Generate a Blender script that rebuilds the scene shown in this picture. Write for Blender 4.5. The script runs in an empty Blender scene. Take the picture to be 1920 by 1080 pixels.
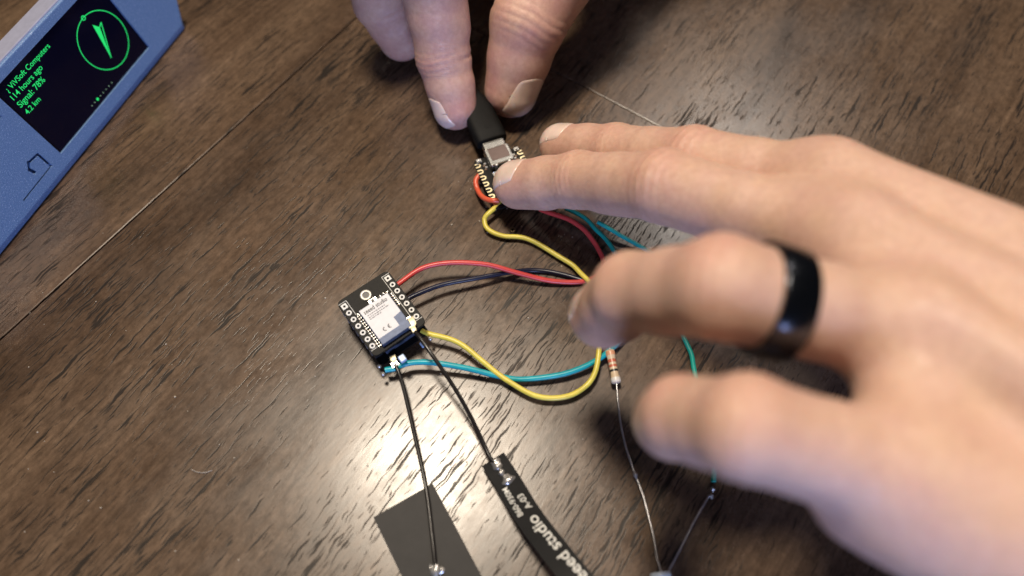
import bpy, bmesh, math, random
import numpy as np
from mathutils import Vector, Matrix
random.seed(7); rng = np.random.default_rng(7)
S = bpy.context.scene
COL = S.collection
S.unit_settings.system = 'METRIC'; S.unit_settings.scale_length = 0.01      # one unit is one centimetre

# ------------------------------------------------------------------ camera
FPX, TILT, CAMH = 1400.0, math.radians(27), 21.7
cam = bpy.data.cameras.new('camera'); camo = bpy.data.objects.new('camera', cam); COL.objects.link(camo)
CAM = Vector((0, -CAMH*math.tan(TILT), CAMH))
camo.location = CAM; camo.rotation_euler = (TILT, 0, 0)
cam.sensor_width = 36; cam.lens = 36*FPX/1920; cam.clip_start = .5; cam.clip_end = 3000
cam.dof.use_dof = True; cam.dof.focus_distance = 23.8
cam.dof.aperture_fstop = 0.1*cam.lens/0.40*0.01      # replaced below by the real pupil size
S.camera = camo
# ------------------------------------------------------------------ light
W = bpy.data.worlds.new('World'); S.world = W; W.use_nodes = True
W.node_tree.nodes['Background'].inputs[0].default_value = (.80, .86, 1.0, 1)
W.node_tree.nodes['Background'].inputs[1].default_value = 0.035
def area(name, loc, target, size, watts, color, shape='DISK'):
    l = bpy.data.lights.new(name, 'AREA'); l.shape = shape; l.size = size; l.energy = watts; l.color = color
    o = bpy.data.objects.new(name, l); COL.objects.link(o); o.location = loc
    o.rotation_euler = (Vector(target)-Vector(loc)).to_track_quat('-Z', 'Y').to_euler(); return o
area('ceiling_lamp', (-13, 20, 105), (-1, -4, 0), 19, 132000, (1.0, .87, .70))
area('second_lamp', (42, 83, 112), (0, 0, 0), 26, 50000, (1.0, .90, .80))
area('window_light', (20, -125, 22), (2, 0, 4), 44, 130000, (.43, .55, 1.0))
S.view_settings.view_transform = 'Standard'; S.view_settings.look = 'None'
S.view_settings.gamma = 1; S.view_settings.exposure = 0.0
S.cycles.max_bounces = 8
# pupil diameter in cm -> f-stop: Blender's aperture radius is lens(mm)/1000/(2 f) in scene units
PUPIL = 0.50
cam.dof.aperture_fstop = cam.lens/1000/PUPIL

# ------------------------------------------------------------------ helpers
_F = Vector((0, math.sin(TILT), -math.cos(TILT))); _U = Vector((0, math.cos(TILT), math.sin(TILT)))
def P(px, py, z=0.0):
    d = _F + Vector((1, 0, 0))*((px-960)/FPX) - _U*((py-540)/FPX)
    return CAM + d*((z-CAMH)/d.z)

def material(name, color=(.5,.5,.5), rough=.5, metal=0., spec=.5, **kw):
    m = bpy.data.materials.new(name); m.use_nodes = True
    b = m.node_tree.nodes['Principled BSDF']
    b.inputs['Base Color'].default_value = (*color, 1); b.inputs['Roughness'].default_value = rough
    b.inputs['Metallic'].default_value = metal; b.inputs['Specular IOR Level'].default_value = spec
    for k, v in kw.items(): b.inputs[k.replace('_', ' ')].default_value = v
    return m
class NT:
    def __init__(s, m): s.t = m.node_tree; s.b = s.t.nodes['Principled BSDF']
    def n(s, kind, ins=None, **a):
        x = s.t.nodes.new(kind)
        for k, v in a.items(): setattr(x, k, v)
        for k, v in (ins or {}).items():
            if hasattr(v, 'node'): s.t.links.new(v, x.inputs[k])
            else: x.inputs[k].default_value = v
        return x
    def link(s, a, b): s.t.links.new(a, b)
    def math(s, op, a, b=0., clamp=False):
        return s.n('ShaderNodeMath', {0: a, 1: b}, operation=op, use_clamp=clamp).outputs[0]
    def noise(s, vec, scale, detail=2., rough=.5, dist=0.):
        return s.n('ShaderNodeTexNoise', {'Vector': vec, 'Scale': scale, 'Detail': detail, 'Roughness': rough, 'Distortion': dist}).outputs[0]
    def ramp(s, fac, stops):
        r = s.n('ShaderNodeValToRGB', {'Fac': fac}); e = r.color_ramp.elements
        while len(e) < len(stops): e.new(.5)
        for q, (p, c) in zip(e, stops): q.position = p; q.color = (*c, 1) if len(c) == 3 else c
        return r.outputs[0]
    def rng(s, v, a, b, c, d):
        return s.n('ShaderNodeMapRange', {0: v, 1: a, 2: b, 3: c, 4: d}).outputs[0]
    def scalev(s, v, sc, loc=(0,0,0)):
        return s.n('ShaderNodeMapping', {'Vector': v, 'Scale': sc, 'Location': loc}).outputs[0]
    def mix(s, f, a, b, mode='MIX'):
        x = s.n('ShaderNodeMix', data_type='RGBA', blend_type=mode)
        for i, v in ((0, f), (6, a), (7, b)):
            if hasattr(v, 'node'): s.t.links.new(v, x.inputs[i])
            else: x.inputs[i].default_value = v if i == 0 else (*v, 1)
        return x.outputs[2]
    def bump(s, h, strength, dist, normal=None):
        i = {'Height': h, 'Strength': strength, 'Distance': dist}
        if normal is not None: i['Normal'] = normal
        return s.n('ShaderNodeBump', i).outputs[0]
    def co(s, which='Object'): return s.n('ShaderNodeTexCoord').outputs[which]

def tag(o, label=None, cat=None, group=None, kind=None):
    for k, v in (('label', label), ('category', cat), ('group', group), ('kind', kind)):
        if v: o[k] = v
    return o
def thing(name, label, cat, mat=None, group=None):
    o = bpy.data.objects.new(name, None); COL.objects.link(o)
    if mat is not None: o.matrix_world = mat
    return tag(o, label, cat, group)
def link(name, me, m=None, parent=None, smooth=None):
    if m is not None and not me.materials: me.materials.append(m)
    if smooth is not None: me.polygons.foreach_set('use_smooth', [smooth]*len(me.polygons))
    o = bpy.data.objects.new(name, me); COL.objects.link(o)
    if parent is not None: o.parent = parent
    return o
def pydata(name, v, f):
    me = bpy.data.meshes.new(name); me.from_pydata([tuple(map(float, x)) for x in v], [], [tuple(x) for x in f]); me.update(); return me
def bm_mesh(name, bm):
    bmesh.ops.recalc_face_normals(bm, faces=bm.faces)
    me = bpy.data.meshes.new(name); bm.to_mesh(me); bm.free(); return me
def smooth_angle(me, deg=35):
    me.polygons.foreach_set('use_smooth', [True]*len(me.polygons)); me.set_sharp_from_angle(angle=math.radians(deg))
def box_bm(x0, x1, y0, y1, z0, z1, bev=0., seg=2, bm=None):
    own = bm or bmesh.new()
    b = bmesh.new()
    r = bmesh.ops.create_cube(b, size=1)
    for v in b.verts: v.co = Vector(((x0+x1)/2+v.co.x*(x1-x0), (y0+y1)/2+v.co.y*(y1-y0), (z0+z1)/2+v.co.z*(z1-z0)))
    if bev: bmesh.ops.bevel(b, geom=b.edges[:]+b.verts[:], offset=bev, segments=seg, affect='EDGES', profile=.5)
    me = bpy.data.meshes.new('tmp'); b.to_mesh(me); b.free(); own.from_mesh(me); bpy.data.meshes.remove(me); return own
def box(name, x0, x1, y0, y1, z0, z1, m, parent=None, bev=0., seg=2):
    me = bm_mesh(name, box_bm(x0, x1, y0, y1, z0, z1, bev, seg)); o = link(name, me, m, parent)
    return o
def prism_bm(poly, z0, z1, bev=0., seg=2):
    bm = bmesh.new(); vs = [bm.verts.new((x, y, z0)) for x, y in poly]; f = bm.faces.new(vs)
    r = bmesh.ops.extrude_face_region(bm, geom=[f]); bmesh.ops.translate(bm, vec=(0, 0, z1-z0), verts=[v for v in r['geom'] if isinstance(v, bmesh.types.BMVert)])
    bmesh.ops.recalc_face_normals(bm, faces=bm.faces)
    if bev: bmesh.ops.bevel(bm, geom=bm.edges[:], offset=bev, segments=seg, affect='EDGES', profile=.5)
    return bm
def prism(name, poly, z0, z1, m, parent=None, bev=0.):
    me = bm_mesh(name, prism_bm(poly, z0, z1, bev)); o = link(name, me, m, parent)
    return o
def lathe_me(name, prof, n=28):
    v, f = [], []
    for r, z in prof:
        for k in range(n): a = 2*math.pi*k/n; v.append((r*math.cos(a), r*math.sin(a), z))
    for i in range(len(prof)-1):
        for k in range(n): f.append((i*n+k, i*n+(k+1) % n, (i+1)*n+(k+1) % n, (i+1)*n+k))
    return pydata(name, v, f)
def spline(pts, sub=10, radii=None):
    p = [np.array(q, float) for q in pts]; p = [2*p[0]-p[1]]+p+[2*p[-1]-p[-2]]; out = []
    for i in range(1, len(p)-2):
        a, b, c, d = p[i-1:i+3]
        for k in range(sub):
            t = k/sub; out.append(.5*((2*b)+(-a+c)*t+(2*a-5*b+4*c-d)*t*t+(-a+3*b-3*c+d)*t**3))
    out.append(p[-2]); return np.array(out)
def tube_me(name, pts, r, n=12, sub=10, wob=0.):
    c = spline(pts, sub) if sub else np.array([tuple(q) for q in pts], float)
    t = np.gradient(c, axis=0); t /= np.linalg.norm(t, axis=1)[:, None]
    u = np.cross(t[0], (0, 0, 1.)); u = u if np.linalg.norm(u) > .1 else np.cross(t[0], (1., 0, 0)); u /= np.linalg.norm(u)
    v, f = [], []
    rr = r if hasattr(r, '__len__') else [r]*len(c)
    if len(rr) != len(c): rr = np.interp(np.linspace(0, 1, len(c)), np.linspace(0, 1, len(rr)), rr)
    for i in range(len(c)):
        u = u - t[i]*(u@t[i]); u /= np.linalg.norm(u); w = np.cross(t[i], u)
        for k in range(n):
            a = 2*math.pi*k/n; v.append(c[i]+rr[i]*(1+wob*math.sin(i*1.7)*.5)*(math.cos(a)*u+math.sin(a)*w))
    for i in range(len(c)-1):
        for k in range(n): f.append((i*n+k, i*n+(k+1) % n, (i+1)*n+(k+1) % n, (i+1)*n+k))
    f.append(tuple(range(n-1, -1, -1))); f.append(tuple((len(c)-1)*n+k for k in range(n)))
    return pydata(name, v, f)
def tube(name, pts, r, m, parent=None, n=12, sub=10, wob=0.):
    me = tube_me(name, pts, r, n, sub, wob); smooth_angle(me, 50); return link(name, me, m, parent)
def text_me(s, size=1., extrude=.0, spacing=1., bold=0.):
    c = bpy.data.curves.new('text', 'FONT'); c.body = s; c.size = size; c.extrude = extrude; c.space_character = spacing; c.offset = bold; c.resolution_u = 4
    o = bpy.data.objects.new('text', c); COL.objects.link(o); bpy.context.view_layer.update()
    me = bpy.data.meshes.new_from_object(o.evaluated_get(bpy.context.evaluated_depsgraph_get()))
    bpy.data.objects.remove(o); bpy.data.curves.remove(c); me.name = 'text'; me.materials.clear(); return me
def text_fit(s, x0, y0, length, ang=0., z=0., stretch=1., extrude=0., bold=0., spacing=1.):
    """mesh of s: baseline starts at x0,y0, runs `length` along ang; stretch scales the letter height"""
    me = text_me(s, 1., 0., spacing, bold)
    a = np.empty(len(me.vertices)*3, np.float32); me.vertices.foreach_get('co', a); a = a.reshape(-1, 3)
    k = length/(a[:, 0].max()-a[:, 0].min()); x = (a[:, 0]-a[:, 0].min())*k; y = a[:, 1]*k*stretch
    c, s_ = math.cos(ang), math.sin(ang)
    b = np.stack([x0+c*x-s_*y, y0+s_*x+c*y, np.full(len(x), z, np.float32)], 1)
    me.vertices.foreach_set('co', b.astype(np.float32).ravel()); me.update(); return me
def frame(origin, x, n):
    x = Vector(x).normalized(); n = Vector(n).normalized(); y = n.cross(x).normalized(); x = y.cross(n)
    m = Matrix.Identity(4)
    for i in range(3): m[i][0], m[i][1], m[i][2], m[i][3] = x[i], y[i], n[i], origin[i]
    return m
def local_of(M):
    """pixel -> point on the z=0 plane of frame M, in its own coordinates"""
    o, n = M.to_translation(), M.col[2].to_3d(); Mi = M.inverted()
    def f(px, py):
        d = (P(px, py, 0)-CAM); return (Mi @ (CAM + d*(((o-CAM).dot(n))/d.dot(n)))).to_2d()
    return f

# ------------------------------------------------------------------ materials
def wood():
    m = material('stained_wood', rough=.34, spec=.5); q = NT(m)
    oi = q.n('ShaderNodeObjectInfo')
    off = q.n('ShaderNodeVectorMath', {0: oi.outputs['Random'], 1: (57., 33., 0)}, operation='MULTIPLY').outputs[0]
    co = q.n('ShaderNodeVectorMath', {0: q.co(), 1: off}).outputs[0]
    warp = q.n('ShaderNodeTexNoise', {'Vector': q.scalev(co, (.05, .16, .1)), 'Scale': 1., 'Detail': 2.})
    wv = q.n('ShaderNodeVectorMath', {0: warp.outputs[1], 1: (0, 1.6, 0)}, operation='MULTIPLY').outputs[0]
    cw = q.n('ShaderNodeVectorMath', {0: co, 1: wv}).outputs[0]
    blot = q.noise(q.scalev(cw, (.075, .28, 1)), 1., 4., .6)
    band = q.noise(q.scalev(cw, (.03, 1.1, 1)), 1., 3., .6)
    fine = q.noise(q.scalev(cw, (.5, 7, 1)), 1., 3., .65)
    mott = q.noise(q.scalev(co, (2.6, 4.2, 1)), 1., 5., .78)
    c = q.ramp(blot, [(.30, (.038, .0235, .0145)), (.42, (.084, .053, .033)), (.55, (.122, .079, .0495)), (.74, (.158, .105, .067))])
    c = q.mix(q.rng(band, .35, .7, 0, .55), c, (.062, .036, .021))
    c = q.mix(.8, c, q.ramp(fine, [(.3, (.62, .60, .58)), (.7, (1.2, 1.2, 1.2))]), 'MULTIPLY')
    c = q.mix(.75, c, q.ramp(mott, [(.32, (.52, .52, .52)), (.68, (1.42, 1.40, 1.38))]), 'MULTIPLY')
    # open pores: short dashes along the grain, in drifts
    jag = q.n('ShaderNodeVectorMath', {0: cw, 1: q.n('ShaderNodeVectorMath', {0: q.n('ShaderNodeTexNoise', {'Vector': co, 'Scale': 1.4}).outputs[1], 1: (.0, .22, 0)}, operation='MULTIPLY').outputs[0]}).outputs[0]
    p1 = q.noise(q.scalev(jag, (.52, 9.5, 1)), 1., 1., .5)
    p2 = q.noise(q.scalev(jag, (1.7, 15., 1), (31, 5, 0)), 1., 1., .5)
    dens = q.noise(q.scalev(co, (.10, .34, 1), (7, 3, 0)), 1., 3., .6)
    th = q.rng(dens, .32, .68, .105, -.055)
    def pore(p, base):
        return q.n('ShaderNodeMapRange', {0: q.math('SUBTRACT', p, th), 1: base, 2: base+.055, 3: 0., 4: 1.}).outputs[0]
    pores = q.math('MAXIMUM', pore(p1, .604), q.math('MULTIPLY', pore(p2, .610), .9))
    c = q.mix(q.math('MULTIPLY', pores, .96, True), c, (.012, .0075, .005))
    q.link(c, q.b.inputs['Base Color'])
    lump = q.noise(q.scalev(co, (.9, 2.2, 1)), 1., 3., .6)
    grit = q.noise(co, 26., 3., .7)
    h = q.math('ADD', q.math('MULTIPLY', lump, 1.0), q.math('MULTIPLY', fine, .30))
    h = q.math('ADD', h, q.math('MULTIPLY', grit, .15))
    nb = q.bump(h, .5, .0055)
    q.link(q.bump(q.math('MULTIPLY', pores, -1.), .75, .0016, nb), q.b.inputs['Normal'])
    q.link(q.math('SUBTRACT', .44, q.math('MULTIPLY', q.math('MULTIPLY', pores, 1.6, True), .22)), q.b.inputs['Specular IOR Level'])
    smudge = q.noise(q.scalev(co, (.35, .5, 1), (3, 9, 0)), 1., 4., .65)
    q.link(q.math('ADD', q.math('ADD', q.rng(mott, .3, .7, .19, .25), q.rng(smudge, .35, .7, .00, .11)), q.math('MULTIPLY', pores, .18)), q.b.inputs['Roughness'])
    return m
def skin(name='skin', base=(.62, .41, .335), red=(.58, .265, .21)):
    m = material(name, base, .38, 0, .62); q = NT(m)
    co = q.co()
    at = q.n('ShaderNodeAttribute', attribute_name='flush').outputs['Fac']
    n1 = q.noise(co, 1.1, 3., .6); n2 = q.noise(co, 6., 3., .6)
    c = q.mix(q.math('MULTIPLY', at, .85, True), base, red)
    c = q.mix(q.rng(n1, .32, .68, 0, .7), c, (.64, .43, .31))
    c = q.mix(.6, c, q.ramp(n2, [(.3, (.84, .74, .72)), (.7, (1.08, 1.07, 1.06))]), 'MULTIPLY')
    cell = q.n('ShaderNodeTexVoronoi', {'Vector': q.scalev(co, (1, 1, 1)), 'Scale': 13.}, feature='DISTANCE_TO_EDGE').outputs[0]
    cell2 = q.n('ShaderNodeTexVoronoi', {'Vector': co, 'Scale': 30.}, feature='DISTANCE_TO_EDGE').outputs[0]
    q.link(c, q.b.inputs['Base Color'])
    h = q.math('ADD', q.math('MULTIPLY', q.rng(cell, 0, .12, 0, 1), .6), q.math('MULTIPLY', q.rng(cell2, 0, .12, 0, 1), .4))
    h = q.math('ADD', h, q.math('MULTIPLY', q.noise(co, 3.2, 3., .6), 1.6))
    q.link(q.bump(h, .38, .022), q.b.inputs['Normal'])
    q.b.inputs['Subsurface Weight'].default_value = .22
    q.b.inputs['Subsurface Radius'].default_value = (1., .35, .2); q.b.inputs['Subsurface Scale'].default_value = .22
    return m
def case_plastic():
    m = material('blue_printed_plastic', (.105, .215, .52), .38, 0, .5); q = NT(m); co = q.co()
    n = q.noise(co, 22., 3., .75); v = q.noise(q.scalev(co, (1, 1, 1)), 30., 2., .7)
    c = q.mix(q.rng(n, .3, .7, 0, 1), (.075, .150, .325), (.14, .245, .45))
    spark = q.rng(v, .60, .68, 0, 1)
    c = q.mix(q.math('MULTIPLY', spark, .75), c, (.55, .68, .95)); q.link(c, q.b.inputs['Base Color'])
    q.link(q.bump(n, .5, .03), q.b.inputs['Normal']); q.link(q.rng(n, .3, .7, .3, .55), q.b.inputs['Roughness'])
    return m
def noisy(m, scale, lo, hi, bump=0., dist=.01):
    q = NT(m); n = q.noise(q.co(), scale, 3., .6); b = q.b.inputs['Base Color'].default_value[:3]
    q.link(q.ramp(n, [(.3, tuple(x*lo for x in b)), (.7, tuple(x*hi for x in b))]), q.b.inputs['Base Color'])
    if bump: q.link(q.bump(n, bump, dist), q.b.inputs['Normal'])
    return m
def emit(name, color, s):
    m = material(name, (0, 0, 0), .4); b = m.node_tree.nodes['Principled BSDF']
    b.inputs['Emission Color'].default_value = (*color, 1); b.inputs['Emission Strength'].default_value = s; return m
WOOD = wood(); SKIN = skin(); SKIN2 = skin('shaded_skin', (.53, .325, .275), (.50, .205, .175)); CASE = case_plastic()  # SKIN2: darker, pinker copy that paints in the shade on the upper hand
NAIL = noisy(material('fingernail', (.72, .55, .48), .22, 0, .6, Subsurface_Weight=.2, Subsurface_Scale=.1), 3., .93, 1.05)
GLASSY = material('screen_glass', (.003, .003, .012), .12, 0, .25)
GREEN = emit('green_pixels', (.02, .80, .18), 1.0)
WHITEPX = emit('pale_pixels', (.55, .9, .6), .6)
SLOT = material('slot_dark', (.012, .016, .03), .7)
PCB = noisy(material('black_solder_mask', (.010, .0095, .009), .5, 0, .12), 9., .8, 1.3, .2, .004)
PCBEDGE = material('board_edge', (.06, .055, .045), .6)
SILK = material('white_print', (.74, .74, .72), .6)
TIN = noisy(material('tinned_metal', (.66, .64, .61), .30, .75), 7., .8, 1.1, .25, .006)
STEEL = noisy(material('nickel_shell', (.62, .61, .58), .24, 1.), 6., .85, 1.1, .15, .004)
SHIELD = noisy(material('shield_metal', (.09, .11, .17), .5, .4, .3), 5., .8, 1.15, .15, .004)
GOLD = noisy(material('pale_gold', (.86, .73, .46), .3, 1.), 8., .85, 1.1)
IVORY = noisy(material('ivory_connector', (.80, .70, .46), .4, .35), 8., .9, 1.1)
PAPER = noisy(material('white_label', (.74, .735, .75), .6, 0, .2), 6., .95, 1.03)
INK = material('black_ink', (.015, .015, .018), .8, 0, .1)
GREYINK = material('faded_ink', (.22, .22, .24), .8, 0, .1)
BROWN = material('ceramic_brown', (.20, .12, .07), .4)
CHIP = noisy(material('chip_black', (.022, .021, .022), .42), 12., .8, 1.2)
RUBBER = noisy(material('black_plug_rubber', (.005, .005, .005), .6, 0, .15), 14., .8, 1.3, .3, .006)
BLKPLAS = noisy(material('black_header_plastic', (.018, .018, .022), .42), 10., .8, 1.2)
def pvc(name, c, rough=.36): return noisy(material(name, c, rough, 0, .5), 2.5, .86, 1.1, .12, .01)
RED = pvc('red_insulation', (.55, .055, .050)); YEL = pvc('yellow_insulation', (.70, .58, .085)); CYAN = pvc('cyan_insulation', (.006, .34, .40))
GRN = pvc('green_insulation', (.006, .33, .27)); BLK = pvc('black_insulation', (.009, .011, .030), .3)
COAX = pvc('black_coax_sheath', (.012, .010, .009), .3)
FLEX = noisy(material('glossy_flex_film', (.006, .006, .007), .30, 0, .22), 1.2, .8, 1.2, .08, .03)
MATTE = noisy(material('matte_flex_film', (.020, .018, .017), .55, 0, .25), 2., .85, 1.15, .15, .01)
LEAD = noisy(material('tinned_lead', (.56, .55, .56), .32, .8), 8., .8, 1.1)
RINGM = noisy(material('black_ring_metal', (.085, .09, .105), .20, 1., .5), 5., .85, 1.1, .1, .006)
TAN = noisy(material('resistor_tan', (.64, .50, .34), .35), 4., .92, 1.06); BAND_R = material('resistor_red', (.50, .13, .07), .35); BAND_O = material('resistor_orange', (.62, .30, .17), .35)
BAND_K = material('resistor_black', (.02, .02, .02), .35); BAND_W = material('resistor_pale', (.66, .63, .58), .35)
EPOXY = material('clear_epoxy', (.80, .90, .98), .15, 0, .5, Transmission_Weight=.35, IOR=1.5)

# ------------------------------------------------------------------ the table: planks with grain at 55 degrees
GA = math.radians(54.7); gx = Vector((math.cos(GA), math.sin(GA), 0)); gy = Vector((-gx.y, gx.x, 0))
table = thing('wooden_table', 'dark brown stained wooden table top with open grain and a thin joint line', 'table', Matrix.Rotation(GA, 4, 'Z'))
jv = (P(282, 380).dot(gy)+P(0, 638).dot(gy))/2          # the joint line across the grain
ju = (P(1105, 165).dot(gx)+P(1210, 226).dot(gx))/2      # where the next board butts on
def plank(u0, u1, v0, v1):
    cu, cv = (u0+u1)/2, (v0+v1)/2
    o = box('plank', u0-cu, u1-cu, v0-cv, v1-cv, -2.2, 0, WOOD, table, .035, 2); o.location = (cu, cv, 0); return o
g = .026
plank(-60, ju-g*.4, jv-31, jv-g); plank(ju+g*.4, 60, jv-31, jv-g)
plank(-60, 60, jv+g, jv+24); plank(-60, 60, jv-62, jv-31-g*2); plank(-60, 60, jv+24+g*2, jv+48)

# ------------------------------------------------------------------ blue handheld standing on its long edge, leaning back
yaw, lean = 1.192, math.radians(15)
Mdev = frame((-15.04, 7.52, 2.105), (math.cos(yaw), math.sin(yaw), 0), (math.sin(yaw)*math.cos(lean), -math.cos(yaw)*math.cos(lean), math.sin(lean)))
dl = local_of(Mdev)
dev = thing('handheld_device', 'blue plastic handheld with a dark screen of green text standing on its edge', 'handheld device', Mdev)
ztab = lambda y, z: (Mdev @ Vector((0, y, z))).z
SW, SH = 5.37/2, 2.94/2
def case():
    X0, X1, Y0, Y1 = -8.6, 4.92, -1.90, 1.80
    poly = [(X0, Y0), (4.42, Y0), (X1, -1.12), (X1, 1.25), (4.5, Y1), (X0, Y1)]
    low = [(X0, Y0-.22), (4.50, Y0-.22), (X1+.02, -1.12), (X1+.02, 1.27), (4.5, Y1+.02), (X0, Y1+.02)]
    bm = bmesh.new()
    rows = [[bm.verts.new((x, y, 0)) for x, y in poly], [bm.verts.new((x, y, -.10)) for x, y in low],
            [bm.verts.new((x, (y if y > -1.5 else -1.98), -1.0)) for x, y in low], [bm.verts.new((x, (y-.05 if y > -1.5 else -1.72), -1.05 if y > -1.5 else -1.9)) for x, y in low]]
    n = len(poly)
    for a, b in zip(rows, rows[1:]):
        for k in range(n): bm.faces.new((a[k], a[(k+1) % n], b[(k+1) % n], b[k]))
    bm.faces.new(rows[0]); bm.faces.new(rows[-1][::-1])
    bmesh.ops.recalc_face_normals(bm, faces=bm.faces)
    bmesh.ops.bevel(bm, geom=bm.edges[:], offset=.035, segments=2, affect='EDGES', profile=.5)
    o = link('case', bm_mesh('case', bm), CASE, dev)
    cut = bmesh.new()                                   # screen window and the slot round the power key
    b0 = dl(45, 375); b1 = dl(96, 311); b2 = dl(71, 289); b3 = dl(54, 305); b4 = dl(56, 318); b5 = dl(65, 323)
    def seg(a, b, w):
        d = (b-a).normalized(); s = Vector((-d.y, d.x))*w/2; a = a-d*w*.5; b = b+d*w*.5
        t = prism_bm([tuple(a+s), tuple(a-s), tuple(b-s), tuple(b+s)], -.16, .2); me = bpy.data.meshes.new('t'); t.to_mesh(me); t.free(); return me
    def cutit(me):
        c = bpy.data.objects.new('cutter', me); COL.objects.link(c); c.parent = dev
        md = o.modifiers.new('b', 'BOOLEAN'); md.operation = 'DIFFERENCE'; md.object = c; md.solver = 'EXACT'
        bpy.context.view_layer.update()
        nm = bpy.data.meshes.new_from_object(o.evaluated_get(bpy.context.evaluated_depsgraph_get())); o.modifiers.clear()
        o.data = nm; bpy.data.objects.remove(c)
    me = bpy.data.meshes.new('t'); t = box_bm(-SW, SW, -SH, SH, -.12, .2); t.to_mesh(me); t.free(); cutit(me)
    for a, b, w in ((b0, b1, .05), (b1, b2, .09), (b2, b3, .09), (b3, b4, .12), (b4, b5, .12)): cutit(seg(a, b, w))
    nt = dl(-3, 219); cutit(seg(nt+Vector((-.5, 0)), nt, .16))
    o.data.name = 'case'
    return o
case()
scr = box('screen', -SW+.004, SW-.004, -SH+.004, SH-.004, -.15, -.075, GLASSY, dev)
def scr_text(s, p0, p1, bold=.004):
    a, b = dl(*p0), dl(*p1); L = (b-a).length
    def wid(t):
        me = text_me(t); xs = [v.co.x for v in me.vertices]; bpy.data.meshes.remove(me); return max(xs)-min(xs)
    full = wid(s); done = ''
    for w in s.split():
        done = (done+' '+w).strip(); ww = wid(w); x = a.x+(wid(done)-ww)*L/full
        link('screen_text', text_fit(w, x, a.y, ww*L/full, 0, -.071, 1.0, bold=bold), GREEN, scr)
scr_text('¿ ViVSoft Computers', (19, 174), (96.5, 87))
scr_text('114 hours ago', (29, 189), (83, 128))
scr_text('Signal: 78%', (42, 203), (88, 151))
scr_text('4.2 km', (55, 216), (80, 188))
cc = dl(197, 76); rad = 1.02
def ringpoly(cx, cy, r, w, n=64, z=-.071):
    v, f = [], []
    for k in range(n):
        a = 2*math.pi*k/n; v += [(cx+(r-w)*math.cos(a), cy+(r-w)*math.sin(a), z), (cx+r*math.cos(a), cy+r*math.sin(a), z)]
    for k in range(n): j = (k+1) % n; f.append((2*k, 2*k+1, 2*j+1, 2*j))
    return pydata('ring', v, f)
link('compass_circle', ringpoly(cc.x, cc.y, rad, .028), GREEN, scr)
nd = dl(159, 34); link('compass_marker', ringpoly(nd.x, nd.y, .085, .03, 24), GREEN, scr)
a0, a1, a2, a3 = dl(211, 109), dl(176, 47), dl(189.5, 51), dl(192, 42)
link('compass_arrow', pydata('arrow', [(*p, -.070) for p in (a0, a2, a1)], [(0, 1, 2)]), GREEN, scr)
def strip2(a, b, w, z=-.070):
    d = (b-a).normalized(); s = Vector((-d.y, d.x))*w/2; return pydata('line', [(*(a-s), z), (*(b-s), z), (*(b+s), z), (*(a+s), z)], [(0, 1, 2, 3)])
link('compass_arrow', strip2(a3, a0, .035), GREEN, scr); link('compass_arrow', strip2(a2, a3, .035), GREEN, scr)
for k in range(8):
    t = k/7; c = dl(175+(212-175)*t, 198.5+(155.5-198.5)*t); r = .055 if k == 2 else .018
    v = [(c.x+r*math.cos(q*math.pi/4), c.y+r*math.sin(q*math.pi/4), -.071) for q in range(8)]
    link('page_dot', pydata('dot', v, [range(8)]), GREEN if k == 2 else WHITEPX, scr)
TOPP = noisy(material('lilac_sheen_plastic', (.30, .31, .42), .42), 5., .92, 1.06)  # lilac paints in the overhead light on the case's top face
x0t, x1t = -8.5, 4.35
tp = box('top_sheen', x0t, x1t, 1.785, 1.875, -.98, -.10, TOPP, dev, .03)

# ------------------------------------------------------------------ circuit boards
def ring_me(ri, ro, h, square=False, n=20):
    v, f = [], []
    for z in (0, h):
        for k in range(n):
            a = 2*math.pi*(k+.5)/n; c, s = math.cos(a), math.sin(a); q = ro/max(abs(c), abs(s)) if square else ro
            v += [(ri*c, ri*s, z), (q*c, q*s, z)]
    for k in range(n):
        j = (k+1) % n; o = 2*n
        f += [(o+2*k, o+2*k+1, o+2*j+1, o+2*j), (2*k+1, 2*j+1, o+2*j+1, o+2*k+1), (2*k, o+2*k, o+2*j, 2*j)]
    return pydata('pad', v, f)
def round_poly(x0, x1, y0, y1, r, n=5):
    out = []
    for cx, cy, a0 in ((x1-r, y1-r, 0), (x0+r, y1-r, 90), (x0+r, y0+r, 180), (x1-r, y0+r, 270)):
        for k in range(n+1): a = math.radians(a0+90*k/n); out.append((cx+r*math.cos(a), cy+r*math.sin(a)))
    return out
ZB = 1.22
bx = Vector((.800, .600, 0)); M1 = frame(P(714.5, 586, ZB), bx, (0.0, -.06, 1)); b1 = local_of(M1)
board1 = thing('circuit_board', 'small black board stack with a white label and two rows of ringed holes', 'circuit board', M1)
BW, BH = .93, 1.09
prism('base_board', round_poly(-BW, BW, -BH, BH, .16), -.10, 0, PCB, board1, .012)
padm = [ring_me(.042, .086, .008), ring_me(.042, .088, .008, True)]
for sgn in (-1, 1):
    for k in range(7):
        o = link('solder_pad', padm[0 if k else 1], GOLD if False else SILK, board1); o.location = (sgn*(BW-.145), .83-k*.262, .0005)
        h = link('pin_hole', bpy.data.meshes.get('hole') or lathe_me('hole', [(.0001, .003), (.043, .003)], 16), INK, o)
    x = sgn*(BW-.285)
    link('printed_line', strip2(Vector((x, .97)), Vector((x, -.86)), .014, .002), SILK, board1)
    link('printed_line', strip2(Vector((x, .97)), Vector((sgn*(BW-.02), .97)), .014, .0022), SILK, board1)
    link('printed_line', strip2(Vector((x, -.86)), Vector((sgn*(BW-.02), -.86)), .014, .0022), SILK, board1)
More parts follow.
